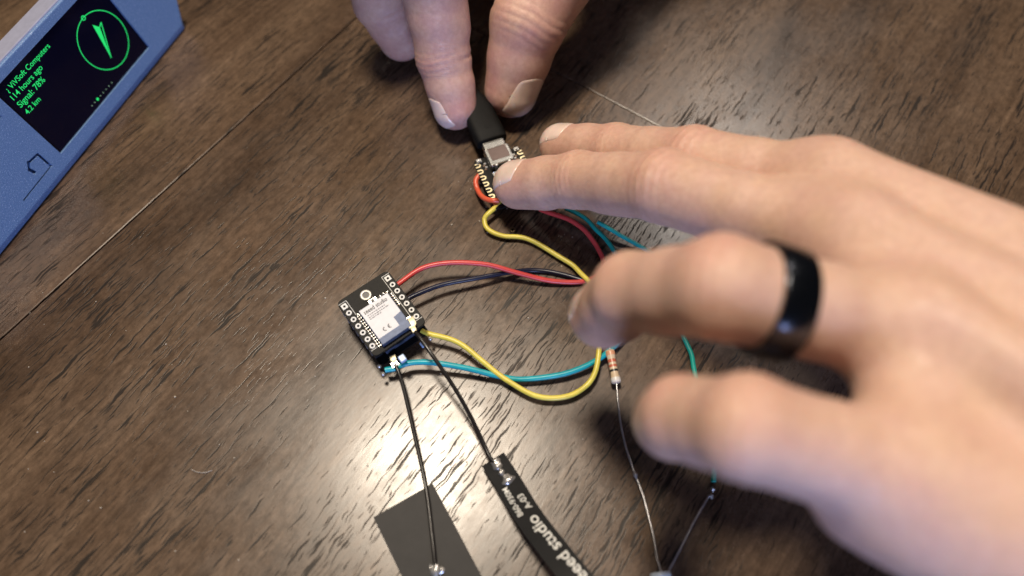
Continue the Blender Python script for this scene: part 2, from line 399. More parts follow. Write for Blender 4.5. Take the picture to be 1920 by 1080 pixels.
# mounting hole with silver rim, reset button
mh = b1(686, 554); o = link('mounting_ring', lathe_me('mounting_ring', [(.095, .03), (.105, .045), (.165, .045), (.18, .03), (.18, -.01)], 28), material('pale_tinned_rim', (.60, .58, .54), .45, .5), board1, True); o.location = (*mh, 0)
o = link('ring_core', lathe_me('ring_core', [(.0001, .02), (.097, .02)], 20), CHIP, o)
rb = b1(700, 566); o = box('reset_button', rb.x-.145, rb.x+.145, rb.y-.095, rb.y+.095, 0.001, .085, STEEL, board1, .012)
k = link('button_cap', lathe_me('button_cap', [(.0001, .125), (.05, .125), (.058, .115), (.058, .08)], 20), material('button_grey', (.12, .12, .12), .5), o, True); k.location = (*rb, 0)
# shield with its white label
sh0 = b1(678, 600); sh1 = b1(737, 556); sh2 = b1(720, 655)
sx0, sx1 = -.545, .50; sy1 = .36; sy0 = -.98
sxm = b1(742, 602).x
shield = prism('metal_shield', [(sx0, sy0), (sx1, sy0), (sx1, sy1), (sx0, sy1)], .001, .20, SHIELD, board1, .02)
lab = [(sx0+.02, -.76), (.20, -.76), (.20, -.44), (sx1-.02, -.40), (sx1-.02, .34), (sx0+.02, .34)]
label = prism('paper_label', lab, .202, .209, PAPER, board1)
zt = .2115
def lt(s, x, y, ln, m=INK, st=1., bold=0.): return link('printed_text', text_fit(s, x, y, ln, 0, zt, st, bold=bold), m, label)
lt('seeed studio', -.44, .13, .80, INK, 1.25, .008)
for (x, y, w) in ((-.40, .055, .62), (-.40, -.02, .70), (-.40, -.085, .40)):
    xx = x
    while xx < x+w:
        l = random.uniform(.03, .09); link('printed_line', strip2(Vector((xx, y)), Vector((min(xx+l, x+w), y)), .030, zt), GREYINK, label); xx += l+.022
# CE mark
def arc_me(cx, cy, r, w, a0, a1, n=14, z=zt):
    v, f = [], []
    for k in range(n+1):
        a = math.radians(a0+(a1-a0)*k/n)
        v += [(cx+(r-w)*math.cos(a), cy+(r-w)*math.sin(a), z), (cx+r*math.cos(a), cy+r*math.sin(a), z)]
    return pydata('arc', v, [(2*k, 2*k+1, 2*k+3, 2*k+2) for k in range(n)])
link('approval_mark', arc_me(-.20, -.60, .070, .022, 80, 280), INK, label); link('approval_mark', arc_me(-.03, -.60, .070, .022, 80, 280), INK, label)
link('approval_mark', strip2(Vector((-.085, -.60)), Vector((-.035, -.60)), .02, zt), INK, label)
# rows of small parts along the shield
for k in range(13):
    for j in range(2):
        y = .30-k*.098; o = box('capacitor', -.033, .033, -.018, .018, .001, .035, CHIP if (k+j) % 3 else BROWN, board1, .006, 1); o.location = (sx0-.052-j*.062, y, 0)
        box('terminal', .022, .034, -.019, .019, .001, .037, TIN, o); 
for k in range(6):
    o = box('capacitor', -.035, .035, -.022, .022, .001, .04, BROWN if k % 2 else CHIP, board1, .006, 1); o.location = (sx1+.065, .32-k*.085, 0); box('terminal', .02, .036, -.023, .023, .001, .042, TIN, o)
for (px, py) in ((718, 552), (725, 549), (712, 557), (676, 586), (682, 582), (670, 591), (688, 577)):
    q_ = b1(px, py); o = box('capacitor', -.04, .04, -.024, .024, .001, .045, BROWN if px % 2 else CHIP, board1, .006, 1); o.location = (*q_, 0); box('terminal', .025, .042, -.025, .025, .001, .047, TIN, o)
# antenna socket on top
us = b1(766, 604)
box('antenna_socket', us.x-.14, us.x+.14, us.y-.13, us.y+.13, .001, .06, STEEL, board1, .01)
# the lower board, header strips and USB socket under it
prism('base_board', round_poly(-BW+.03, BW-.03, -BH-.10, BH-.04, .14), -.72, -.62, PCB, board1, .012)
for sgn in (-1, 1):
    x = sgn*(BW-.16); box('header_strip', x-.125, x+.125, -.92, .92, -.61, -.11, BLKPLAS, board1, .01)
    for k in range(7):
        box('header_pin', x+sgn*.13-.032, x+sgn*.13+.032, .80-k*.262, .86-k*.262, -.60, -.125, TIN, board1)
ub = b1(672, 540); box('usb_socket', -.47, .47, BH-.45, BH+.10, -.60, -.28, STEEL, board1, .07, 3)
box('metal_shield', -.55, .55, -1.0, .3, -.61, -.42, SHIELD, board1, .02)
CLEARB = material('pale_blue_plastic', (.42, .55, .78), .35)
e1 = b1(752, 667); box('plastic_clip', e1.x-.10, e1.x+.10, e1.y-.12, e1.y+.10, -.34, -.18, CLEARB, board1, .03)
e2 = b1(790, 640); box('plastic_clip', e2.x-.06, e2.x+.06, e2.y-.10, e2.y+.08, -.34, -.2, CLEARB, board1, .03)
e3 = b1(735, 672); box('antenna_socket', e3.x-.11, e3.x+.11, e3.y-.10, e3.y+.08, -.62, -.5, STEEL, board1, .01)
for px, py in ((705, 675), (712, 690), (803, 622)):
    c = b1(px, py); o = link('solder_joint', lathe_me('blob', [(.0001, .07), (.04, .06), (.065, .02), (.07, -.03)], 14), TIN, board1, True); o.location = (c.x, c.y, -.60)
# things carry the stack: four feet of solder tails
for sx in (-1, 1):
    for sy in (-1, 1): tube('solder_tail', [(sx*.77, sy*.8, -.70), (sx*.77, sy*.8, -ZB+.02)], .04, TIN, board1, 8, 2)

ZB2 = .52
M2 = frame(P(953, 330, ZB2), (.923, .386, 0), (0.05, -.04, 1)); b2 = local_of(M2)
board2 = thing('circuit_board', 'bare black board with gold edge pads pressed down under a fingertip', 'circuit board', M2)
BW2, BH2 = .89, 1.05
c2 = (b2(887, 300)+b2(928, 396))/2
ox, oy = c2.x+BW2, c2.y
M2 = M2 @ Matrix.Translation((ox, oy, 0)); board2.matrix_world = M2; b2 = local_of(M2)
prism('base_board', round_poly(-BW2, BW2, -BH2, BH2, .16), -.10, 0, PCB, board2, .012)
uh = []
def u_pad():
    v = []; n = 12; w, r = .085, .07
    out = [(-.12, .075), (-.12, .03)]
    bm = bmesh.new()
    def add(poly):
        t = prism_bm(poly, 0, .009); me = bpy.data.meshes.new('t'); t.to_mesh(me); t.free(); bm.from_mesh(me); bpy.data.meshes.remove(me)
    outer = [(.085*math.cos(a), .085*math.sin(a)) for a in np.linspace(math.pi/2, -math.pi/2, n)]
    inner = [(.04*math.cos(a), .04*math.sin(a)) for a in np.linspace(-math.pi/2, math.pi/2, n)]
    for k in range(n-1): add([outer[k], outer[k+1], inner[n-2-k], inner[n-1-k]])
    add([(0, .085), (0, .04), (-.11, .04), (-.11, .085)]); add([(0, -.04), (0, -.085), (-.11, -.085), (-.11, -.04)])
    return bm_mesh('edge_pad', bm)
up = u_pad(); up.materials.append(GOLD)
for k in range(7):
    for s in (-1, 1):
        o = link('edge_pad', up, None, board2); o.location = (s*(BW2-.115), .80-k*.262, .0005); o.rotation_euler = (0, 0, 0 if s < 0 else math.pi)
us2 = box('usb_socket', -.45, .45, BH2-.62, BH2+.10, .001, .32, STEEL, board2, .06, 3)
box('metal_shield', -.50, .62, -.95, .26, .001, .20, STEEL, board2, .02)
for sx in (-1, 1):
    rbx = sx*.70; o = box('reset_button', rbx-.10, rbx+.10, BH2-.19, BH2-.03, .001, .09, STEEL, board2, .015)
    k = link('button_cap', lathe_me('button_cap', [(.0001, .13), (.045, .13), (.052, .12), (.052, .08)], 18), TIN, o, True); k.location = (rbx, BH2-.11, 0)
    for k in range(4):
        o = box('capacitor', -.045, .045, -.026, .026, .001, .05, BROWN if k % 2 else TIN, board2, .008, 1); o.location = (sx*(.54+.05*(k % 2)), BH2-.27-k*.075, 0)
box('metal_tab', -.30, -.22, BH2-.66, BH2-.60, .001, .34, TIN, us2); box('metal_tab', .18, .26, BH2-.66, BH2-.60, .001, .34, TIN, us2)
for sx in (-1, 1):
    for sy in (-1, 1): tube('solder_tail', [(sx*.76, sy*.78, -.08), (sx*.76, sy*.78, -ZB2+.02)], .045, TIN, board2, 8, 2)

# plug in the socket of the second board, held by the upper hand
cable = thing('usb_cable', 'black cable whose plug is pushed into the bare board between two fingertips', 'cable', M2)
y0 = BH2+.06
def tong(name, x0, x1, ya, yb, za, zb, m, bev): return box(name, x0, x1, ya, yb, za, zb, m, cable, bev, 3)
tong('metal_shell', -.41, .41, y0-.02, y0+.42, .045, .285, STEEL, .08)
# window pressed in the socket roof is part of the socket
box('pressed_window', -.33, .33, BH2-.44, BH2+.04, .321, .325, noisy(material('brown_tinted_steel', (.16, .12, .11), .3, 1.), 5., .9, 1.1), us2)
def plug_body():
    secs = [(y0+.34, .54, .27, 0), (y0+.38, .56, .29, 0), (y0+.80, .57, .31, .0), (y0+1.75, .55, .32, .02), (y0+2.15, .44, .30, .05), (y0+2.5, .28, .24, .12), (y0+2.9, .22, .21, .22)]
    n = 28; v, f = [], []
    for y, a, b, dz in secs:
        for k in range(n):
            t = 2*math.pi*k/n; c, s = math.cos(t), math.sin(t); e = .55
            v.append((a*math.copysign(abs(c)**e, c), y, .165+dz+b*math.copysign(abs(s)**e, s)))
    for i in range(len(secs)-1):
        for k in range(n): f.append((i*n+k, i*n+(k+1) % n, (i+1)*n+(k+1) % n, (i+1)*n+k))
    f.append(tuple(range(n))); f.append(tuple((len(secs)-1)*n+k for k in range(n))[::-1])
    bm = bmesh.new(); me = pydata('plug_body', v, f); bm.from_mesh(me); me = bm_mesh('plug_body', bm); smooth_angle(me, 40); return link('plug_body', me, RUBBER, cable)
plug_body()
box('plug_mark', -.10, .10, y0+.72, y0+.95, .40, .478, RUBBER, cable, .03)
tube('cord', [(0, y0+2.8, .36), (.15, y0+4.0, .7), (.3, y0+6, 1.6), (.2, y0+9, 1.2), (-.5, y0+13, .2), (-2, y0+20, -.1), (-3, y0+26, -.2)], .19, RUBBER, cable)

# ------------------------------------------------------------------ wires
def wire(label, pts, m, r=.083, wob=.02):
    c = spline([P(x, y, max(z, r+.003)) for x, y, z in pts], 12); k = np.arange(len(c)); ph = random.random()*6
    env = np.minimum(1, np.minimum(k, k[::-1])/8)
    c[:, 0] += env*.016*np.sin(k*.31+ph); c[:, 1] += env*.016*np.sin(k*.23+ph*2)
    o = tube('wire', c, r, m, None, 14, 0, wob); tag(o, label, 'wire', 'thin insulated wires between the boards'); return o
wire('red wire arching from the labelled board to the bare board', [(738, 540, .62), (752, 529, .66), (790, 504, .72), (850, 492, .75), (910, 496, .66), (970, 512, .42), (1040, 527, .2), (1095, 528, .12), (1132, 505, .12), (1120, 465, .25), (1102, 438, .4), (1075, 416, .5), (1040, 402, .46), (1012, 392, .42)], RED)
wire('short red wire looping off the side pads of the bare board', [(900, 326, .46), (893, 338, .40), (895, 357, .34), (908, 371, .50), (924, 376, .62), (936, 377, .60)], material('orange_red', (.62, .10, .045), .36), .088)
wire('black wire running beside the red wire from the labelled board', [(762, 563, .55), (776, 555, .55), (830, 534, .5), (900, 520, .42), (965, 510, .25), (1000, 506, .12), (1050, 514, .1), (1120, 535, .1), (1190, 560, .1)], BLK, .078)
wire('yellow wire drooping in a deep loop and rising to the bare board', [(790, 620, .55), (808, 627, .55), (858, 642, .52), (903, 675, .45), (950, 714, .36), (1008, 742, .30), (1062, 744, .30), (1100, 722, .32), (1120, 682, .45), (1124, 640, .5), (1118, 585, .35), (1112, 540, .3), (1085, 507, .22), (1060, 489, .2), (1020, 463, .2), (985, 447, .2), (942, 442, .2), (914, 428, .26), (908, 412, .32), (921, 395, .42), (940, 380, .42)], YEL)
wire('cyan wire leaving the lower corner of the labelled board', [(722, 694, .50), (740, 690, .50), (765, 682, .5), (810, 679, .52), (870, 690, .45), (930, 704, .32), (985, 711, .26), (1050, 703, .30), (1110, 680, .34), (1152, 650, .30), (1190, 612, .25), (1240, 585, .2)], CYAN, .088)
wire('green wire running under the fingers to the lamp lead', [(1060, 390, .45), (1095, 408, .40), (1118, 430, .34), (1145, 462, .25), (1190, 530, .12), (1262, 600, .12), (1291, 652, .14), (1303, 697, .2), (1322, 780, .3), (1336, 860, .34), (1338, 903, .34)], GRN, .075)
wire('short teal wire end showing beside the red wire', [(1120, 416, .40), (1150, 433, .30), (1172, 446, .24), (1230, 480, .1)], pvc('teal_insulation', (.006, .33, .30)), .07)

# ------------------------------------------------------------------ flexible antennas
ant = thing('strip_antenna', 'narrow glossy black antenna strip with white lettering and a black lead', 'antenna', Matrix.Identity(4))
ctr = spline([P(924, 861, .30), P(955, 908, .50), P(990, 966, .76), P(1030, 1020, 1.04), P(1078, 1080, 1.36), P(1143, 1160, 1.75), P(1208, 1240, 2.1)], 10)
def strip_frame():
    t = np.gradient(ctr, axis=0); t /= np.linalg.norm(t, axis=1)[:, None]
    s = np.cross(t, (0, 0, 1.)); s /= np.linalg.norm(s, axis=1)[:, None]; return t, s, np.cross(s, t)
T_, Sd, Nn = strip_frame(); arc = np.r_[0, np.cumsum(np.linalg.norm(np.diff(ctr, axis=0), axis=1))]
def on_strip(s, w, h=0.):
    return np.array([np.interp(s, arc, ctr[:, i]) + w*np.interp(s, arc, Sd[:, i]) + h*np.interp(s, arc, Nn[:, i]) for i in range(3)])
HWID = .372
def strip():
    v, f = [], []; n = len(ctr)
    for i in range(n):
        for w, h in ((-HWID, 0), (HWID, 0), (HWID, .03), (-HWID, .03)): v.append(on_strip(arc[i], w, h-.03))
    for i in range(n-1):
        for k in range(4): f.append((4*i+k, 4*i+(k+1) % 4, 4*i+4+(k+1) % 4, 4*i+4+k))
    f += [(0, 1, 2, 3), (4*n-4, 4*n-1, 4*n-2, 4*n-3)]
    bm = bmesh.new(); bm.from_mesh(pydata('s', v, f)); me = bm_mesh('antenna_film', bm); smooth_angle(me, 30); return link('antenna_film', me, FLEX, ant)
film = strip()
def strip_text(s, s_start, w_base, length, bold=0., stretch=1.):
    """lettering that reads back towards the solder end; letters' tops face the left edge"""
    me = text_fit(s, 0, 0, length, bold=bold, stretch=stretch); n = len(me.vertices)
    for vtx in me.vertices:
        x, y, _ = vtx.co; vtx.co = Vector(on_strip(s_start-x, w_base+y, .003))
    me.update(); return link('printed_text', me, SILK, film)
SGN = 1.0
# side vector Sd points to the right of the run (towards the photo's left edge of the strip when it runs down)
def s_of(px, py):
    """pixel -> (distance along, offset across) on the strip, found by search"""
    best = None
    for s in np.linspace(0, arc[-1], 120):
        for w in np.linspace(-HWID, HWID, 17):
            q = Vector(on_strip(s, w)); d = q-CAM; z = d.dot(_F); x = 960+FPX*d.x/z; y = 540-FPX*d.dot(_U)/z
            e = (x-px)**2+(y-py)**2
            if best is None or e < best[0]: best = (e, s, w)
    return best[1], best[2]
def put_text(s, pa, pb, bold=0., stretch=1.):
    (s0, w0), (s1, w1) = s_of(*pa), s_of(*pb)
    me = text_fit(s, 0, 0, abs(s0-s1), bold=bold, stretch=stretch); sg = -1.
    up = -1. if (Sd[5]@np.array((1., 0, 0))) > 0 else 1.
    for vtx in me.vertices:
        x, y, _ = vtx.co; vtx.co = Vector(on_strip(s0-x, w0+(w1-w0)*x/max(abs(s0-s1), 1e-6)+up*y, .003))
    me.update(); link('printed_text', me, SILK, film)
put_text('860-930M', (983, 966), (949, 912), .006)
put_text('A-03', (999, 950), (980, 926), .006)
put_text('seeed studio', (1113, 1088), (1003, 962), .010, .95)
so = s_of(931, 868)
def blob(name, base, axis, side, nrm, L, Wd, Hh, m, parent, seed=0):
    r_ = np.random.default_rng(seed); v, f = [], []; n, k = 9, 14
    for i in range(n):
        t = i/(n-1); env = math.sin(math.pi*min(max(t, .03), .97))**.6*(1+.25*math.sin(t*7+seed))
        for j in range(k):
            a = math.pi*j/(k-1); jit = 1+.12*r_.standard_normal()
            v.append(base+axis*(t-.5)*L+side*math.cos(a)*Wd*.5*env*jit+nrm*math.sin(a)*Hh*env*jit)
    for i in range(n-1):
        for j in range(k-1): f.append((i*k+j, i*k+j+1, (i+1)*k+j+1, (i+1)*k+j))
    bm = bmesh.new(); bm.from_mesh(pydata(name, v, f)); me = bm_mesh(name, bm); me.polygons.foreach_set('use_smooth', [True]*len(me.polygons)); return link(name, me, m, parent)
def A3(v): return np.array(v, float)
for s, L, wd, hh, sd in ((.20, .42, .34, .15, 1), (.52, .34, .15, .11, 5), (.76, .34, .34, .09, 9)):
    i = int(np.argmin(abs(arc-s))); blob('solder_joint', on_strip(s, so[1]*.5 if s < .3 else (0 if s < .6 else -.04)), T_[i]*.9+Sd[i]*.1, Sd[i], Nn[i], L, wd, hh, TIN, ant, sd)
pl = P(770, 606, ZB+.10); cpts = [P(778, 622, ZB+.12), P(790, 637, ZB+.16), P(812, 668, ZB+.12), P(850, 724, 1.05), P(882, 780, .72), P(905, 828, .48), P(919, 858, .42), P(927, 866, .40)]
tube('cable', cpts, .062, COAX, ant)
Mp = frame(pl, (Vector(cpts[0])-pl).normalized(), (0, 0, 1)); 
plug = bpy.data.objects.new('antenna_plug', None)
def plug_part(parent, M, s=1.):
    bm = bmesh.new()
    for pr in ([(-.17, -.15), (.10, -.15), (.16, -.09), (.16, .09), (.10, .15), (-.17, .15)], [(.15, -.08), (.34, -.065), (.34, .065), (.15, .08)]):
        t = prism_bm([(x*s, y*s) for x, y in pr], -.05*s, .055*s if pr[0][0] < 0 else .045*s, .012*s); me = bpy.data.meshes.new('t'); t.to_mesh(me); t.free(); bm.from_mesh(me)
    me = bm_mesh('antenna_plug', bm); smooth_angle(me, 40); o = link('antenna_plug', me, IVORY, parent); o.matrix_world = M; return o
bpy.data.objects.remove(plug)
plug_part(ant, Mp)

ant2 = thing('patch_antenna', 'wide matte black antenna sheet lying flat with a lead soldered near its middle', 'antenna', Matrix.Identity(4))
zf = .03
cA, cB = P(700, 970, zf), P(812, 908, zf); dn = ((P(900, 1080, zf)-cB).normalized()+(P(755, 1080, zf)-cA).normalized()).normalized()
ax = (cB-cA); ax = (ax-dn*ax.dot(dn)); w2 = ax.length; ax.normalize()
M3 = frame(cA, ax, (0, 0, 1)); hs = M3.inverted() @ (cA+dn*1.); LEN = 5.2
film2 = prism('antenna_film', [(0, 0), (w2, 0), (w2, -LEN), (0, -LEN)], 0, .028, MATTE, ant2, .006); film2.matrix_world = M3 @ Matrix.Translation((0, 0, -.024))
m3 = local_of(M3)
FAINT = material('faint_black_print', (.006, .006, .006), .6)
d0, d1 = m3(766, 1028), m3(800, 1082)
for k in range(9):
    t = k/9; c = d0+(d1-d0)*t; l = .05+.03*random.random()
    if k % 3 != 2: mk = link('printed_mark', strip2(c, c+(d1-d0).normalized()*l, .06+.03*random.random(), .0062), FAINT, film2); 
jp = P(817, 1066, .06)
blob('solder_joint', A3(jp), A3((0.1, -1, 0)), A3((1, .1, 0)), A3((0, 0, 1)), .50, .24, .10, TIN, ant2, 3)
blob('solder_joint', A3(P(827, 1070, .05)), A3((.7, .5, 0)), A3((-.5, .7, 0)), A3((0, 0, 1)), .26, .22, .07, TIN, ant2, 8)
blob('solder_joint', A3(P(808, 1066, .05)), A3((.2, -1, 0)), A3((1, .2, 0)), A3((0, 0, 1)), .24, .08, .05, TIN, ant2, 12)
p2 = P(737, 672, .66)
c2p = [P(741, 684, .62), P(748, 700, .60), P(757, 728, .50), P(768, 775, .36), P(781, 832, .22), P(793, 885, .14), P(802, 935, .13), P(808, 985, .13), P(813, 1030, .13), P(816, 1058, .11)]
tube('cable', c2p, .060, COAX, ant2)
plug_part(ant2, frame(p2, (Vector(c2p[0])-p2).normalized(), (0, 0, 1)), .62)

# ------------------------------------------------------------------ resistor and clear lamp
res = thing('resistor', 'small banded resistor with thin bent wire leads in front of the fingers', 'resistor', Matrix.Identity(4))
ra, rb_ = P(1143, 656, .40), P(1156, 719, .34); rax = (rb_-ra); RL = rax.length; Mr = frame((ra+rb_)/2, rax.cross(Vector((0, 0, 1))), rax)
R0 = .145
prof = [(.0005, -.5*RL), (.07, -.5*RL), (.135, -.475*RL), (R0, -.42*RL), (R0, -.33*RL), (R0*.86, -.26*RL), (R0*.86, .26*RL), (R0, .33*RL), (R0*1.04, .42*RL), (.135, .475*RL), (.07, .5*RL), (.0005, .5*RL)]
bd = link('resistor_body', lathe_me('resistor_body', prof), TAN, res, True); bd.matrix_world = Mr
def rr(t): return np.interp(t*RL, [z for _, z in prof], [r for r, _ in prof])
for t0, t1, m in ((-.44, -.32, BAND_O), (-.20, -.11, BAND_R), (-.04, .03, BAND_R), (.10, .165, BAND_K), (.34, .47, BAND_W)):
    ts = np.linspace(t0, t1, 5); o = link('colour_band', lathe_me('colour_band', [(rr(t)+.003, t*RL) for t in ts]), m, bd, True)
tube('lead', [ra+(rb_-ra)*.02, P(1144, 640, .45), P(1144, 618, .52), P(1150, 570, .5), P(1170, 530, .4)], .026, LEAD, res, 8)
tube('lead', [rb_-(rb_-ra)*.02, P(1158, 745, .33), P(1163, 790, .32), P(1173, 836, .30), P(1186, 876, .27), P(1195, 902, .25)], .028, LEAD, res, 8, 8, .1)
led = thing('clear_lamp', 'tiny clear round lamp with two long wire legs below the resistor', 'indicator lamp', Matrix.Identity(4))
base = P(1238, 1074, .36); tipd = (P(1247, 1130, .36)-base).normalized()
Ml = frame(base, tipd.cross(Vector((0, 0, 1))), tipd)
o = link('lens', lathe_me('lens', [(.0005, 0), (.28, 0), (.285, .01), (.285, .10), (.25, .11), (.25, .55), (.235, .66), (.19, .75), (.11, .81), (.0005, .83)], 32), EPOXY, led, True); o.matrix_world = Ml
smooth_angle(o.data, 30)
o = box('reflector_cup', -.09, .05, -.06, .06, .03, .40, TIN, led, .02); o.matrix_world = Ml
tube('leg', [P(1195, 900, .25), P(1206, 930, .27), P(1216, 968, .30), P(1226, 1010, .33), P(1232, 1048, .35), P(1234, 1054, .36), P(1241, 1078, .36)], .027, LEAD, led, 8, 8, .1)
tube('leg', [P(1330, 929, .34), P(1316, 952, .35), P(1308, 966, .35), P(1298, 984, .36), P(1280, 1020, .37), P(1262, 1055, .37), P(1257, 1064, .37), P(1249, 1082, .36)], .027, LEAD, led, 8, 8, .1)
blob('solder_joint', A3(P(1191, 890, .27)), A3((.3, -.9, 0)), A3((.9, .3, 0)), A3((0, 0, 1)), .26, .10, .06, LEAD, led, 4)
for px, py in ((1336, 918), (1334, 931)): blob('solder_joint', A3(P(px, py, .34)), A3((0, 1, 0)), A3((1, 0, 0)), A3((0, 0, 1)), .14, .11, .08, TIN, led, px)

# ------------------------------------------------------------------ hands, grown as smooth unions of tapered bones
def smin(a, b, k):
    h = np.clip(.5+.5*(b-a)/k, 0, 1); return b+(a-b)*h-k*h*(1-h)
def cone(p, c):
    a, b, ra, rb = c; ba = b-a; L2 = float(ba@ba)+1e-9
    q = p-a; t = np.clip(q@ba/L2, 0, 1); q = q-t[..., None]*ba
    return np.sqrt(np.einsum('...i,...i', q, q))-(ra+t*(rb-ra))
class Hand:
    def __init__(s): s.palm = []; s.digits = []; s.marks = []; s.flush = []
    def bone(s, lst, a, b, ra, rb): lst.append((np.array(a, np.float32), np.array(b, np.float32), np.float32(ra), np.float32(rb)))
    def field(s, p, only=None):
        pd = None
        for c in s.palm: d = cone(p, c); pd = d if pd is None else smin(pd, d, .75)
        tot = None
        for dg in s.digits:
            fd = None
            for c in dg: d = cone(p, c); fd = d if fd is None else smin(fd, d, .16)
            fd = smin(fd, pd, .55); tot = fd if tot is None else smin(tot, fd, .05)
        return tot
    def disp(s, p):
        out = np.zeros(len(p), np.float32)
        for c, ax, do, kind, r in s.marks:
            q = p-c; t = q@ax; w = q@do; dist = np.sqrt(np.maximum(np.einsum('ij,ij->i', q, q), 1e-9))
            near = np.exp(-(np.maximum(dist-r*1.25, 0)/(.35*r))**2)
            dors = np.clip(w/r*1.3, 0, 1)
            side = np.cross(ax, do); sd = q@side
            if kind == 'knuckle':
                amp = .018*r; tt = t+.10*r*np.sin(sd*3.4/r)*.5
                wr = -amp*sum(g*np.exp(-((tt-o*r)/(.055*r))**2) for o, g in ((-.52, .6), (-.27, 1.), (0., 1.15), (.26, 1.), (.50, .6)))
                out += (wr+.035*r*np.exp(-(t/(.55*r))**2))*near*dors
            elif kind == 'fold':
                out += -.045*r*np.exp(-(t/(.07*r))**2)*near*np.clip(-w/r*1.4+.2, 0, 1)
        return out
    def grad(s, p, f0, e=.01):
        g = np.stack([s.field(p+np.array([e if i == j else 0 for j in range(3)], np.float32))-f0 for i in range(3)], 1)/e
        n = np.linalg.norm(g, axis=1)[:, None]; return g/np.maximum(n, 1e-6), n[:, 0]
    def project(s, p, it=3, disp=False):
        for k in range(it):
            f0 = s.field(p); g, n = s.grad(p, f0)
            d = f0/np.maximum(n, .3)
            if disp and k == it-1: d = d - s.disp(p)
            p = p-g*d[:, None]
        return p.astype(np.float32)
    def mesh(s, name, h=.14):
        al = [c for dg in s.digits for c in dg]+s.palm
        lo = np.min([np.minimum(c[0]-c[2], c[1]-c[3]) for c in al], 0)-.6; hi = np.max([np.maximum(c[0]+c[2], c[1]+c[3]) for c in al], 0)+.6
        n = np.ceil((hi-lo)/h).astype(int)+1
        ax = [lo[i]+h*np.arange(n[i], dtype=np.float32) for i in range(3)]
        f = np.empty(n, np.float32)
        for i in range(0, n[0], 16):
            g = np.stack(np.meshgrid(ax[0][i:i+16], ax[1], ax[2], indexing='ij'), -1).astype(np.float32); f[i:i+16] = s.field(g)
        ins = f < 0
        c8 = [ins[a:n[0]-1+a, b:n[1]-1+b, c:n[2]-1+c] for a in (0, 1) for b in (0, 1) for c in (0, 1)]
        sm = sum(x.astype(np.int8) for x in c8); act = (sm > 0) & (sm < 8)
        idx = -np.ones(act.shape, np.int64); ii = np.argwhere(act); idx[act] = np.arange(len(ii))
        v = (lo+h*(ii+.5)).astype(np.float32); quads = []
        for a in range(3):
            b, c = (a+1) % 3, (a+2) % 3
            sl0 = [slice(None)]*3; sl1 = [slice(None)]*3; sl0[a] = slice(0, n[a]-1); sl1[a] = slice(1, n[a])
            e = ins[tuple(sl0)] != ins[tuple(sl1)]; pos = np.argwhere(e)
            ok = (pos[:, b] > 0) & (pos[:, c] > 0) & (pos[:, b] < n[b]-1) & (pos[:, c] < n[c]-1); pos = pos[ok]
            flip = ins[tuple(sl0)][tuple(pos.T)]
            def at(db, dc):
                q = pos.copy(); q[:, b] += db; q[:, c] += dc; return idx[tuple(q.T)]
            Q = np.stack([at(-1, -1), at(0, -1), at(0, 0), at(-1, 0)], 1); Q[~flip] = Q[~flip][:, ::-1]; quads.append(Q)
        q = np.concatenate(quads)
        v = s.project(v, 2)
        for _ in range(2):                                # even out, then back on to the surface
            acc = np.zeros_like(v); cnt = np.zeros(len(v), np.float32)
            for k in range(4):
                np.add.at(acc, q[:, k], v[q[:, (k+1) % 4]]+v[q[:, (k+3) % 4]]); np.add.at(cnt, q[:, k], 2)
            v = s.project(acc/np.maximum(cnt, 1)[:, None], 1)
        # one quad split
        E = np.sort(np.concatenate([q[:, [k, (k+1) % 4]] for k in range(4)]), 1); ue, inv = np.unique(E, axis=0, return_inverse=True); inv = inv.reshape(4, -1).T
        em = v[ue].mean(1); fm = v[q].mean(1); nv, ne = len(v), len(ue)
        v2 = np.concatenate([v, em, fm]).astype(np.float32); fi = nv+ne+np.arange(len(q))
        q2 = np.concatenate([np.stack([q[:, k], nv+inv[:, k], fi, nv+inv[:, (k+3) % 4]], 1) for k in range(4)])
        v2 = s.project(v2, 2, True)
        me = bpy.data.meshes.new(name)
        me.vertices.add(len(v2)); me.vertices.foreach_set('co', v2.ravel())
        me.loops.add(q2.size); me.loops.foreach_set('vertex_index', q2.ravel().astype(np.int32))
        me.polygons.add(len(q2)); me.polygons.foreach_set('loop_start', np.arange(0, q2.size, 4, dtype=np.int32))
        me.update(calc_edges=True); me.validate(); me.polygons.foreach_set('use_smooth', [True]*len(me.polygons))
        fl = np.zeros(len(v2), np.float32)
        for c, r, a in s.flush: fl = np.maximum(fl, a*np.exp(-(np.linalg.norm(v2-c, axis=1)/r)**2))
        at_ = me.attributes.new('flush', 'FLOAT', 'POINT'); at_.data.foreach_set('value', fl)
        return me
    def digit(s, joints, radii, thumb=False, dorsal=None, pads=True):
        """joints from the tip to the knuckle"""
        J = [np.array(j, np.float32) for j in joints]; dg = []
        dors = []
        for i in range(len(J)-1):
            a, b = J[i+1], J[i]; ax = (b-a)/np.linalg.norm(b-a)
            up = np.array(dorsal if dorsal is not None else (0, 0, 1), np.float32); d = up-ax*(up@ax); d /= np.linalg.norm(d)
            dors.append((ax, d)); ra, rb = radii[i+1], radii[i]; mid = (a+b)/2; m = (ra+rb)/2*(.93 if i else .99)
            s.bone(dg, a, mid, ra, m); s.bone(dg, mid, b, m, rb)
            if pads:
                L = np.linalg.norm(b-a)
                if i == 0: s.bone(dg, a*.45+b*.55-d*.16*rb, b-d*.14*rb-ax*.12*rb, rb*.98, rb*.90)
                else: s.bone(dg, a*.62+b*.38-d*.22*m, a*.35+b*.65-d*.22*m, m*.92, m*.92)
        s.digits.append(dg)
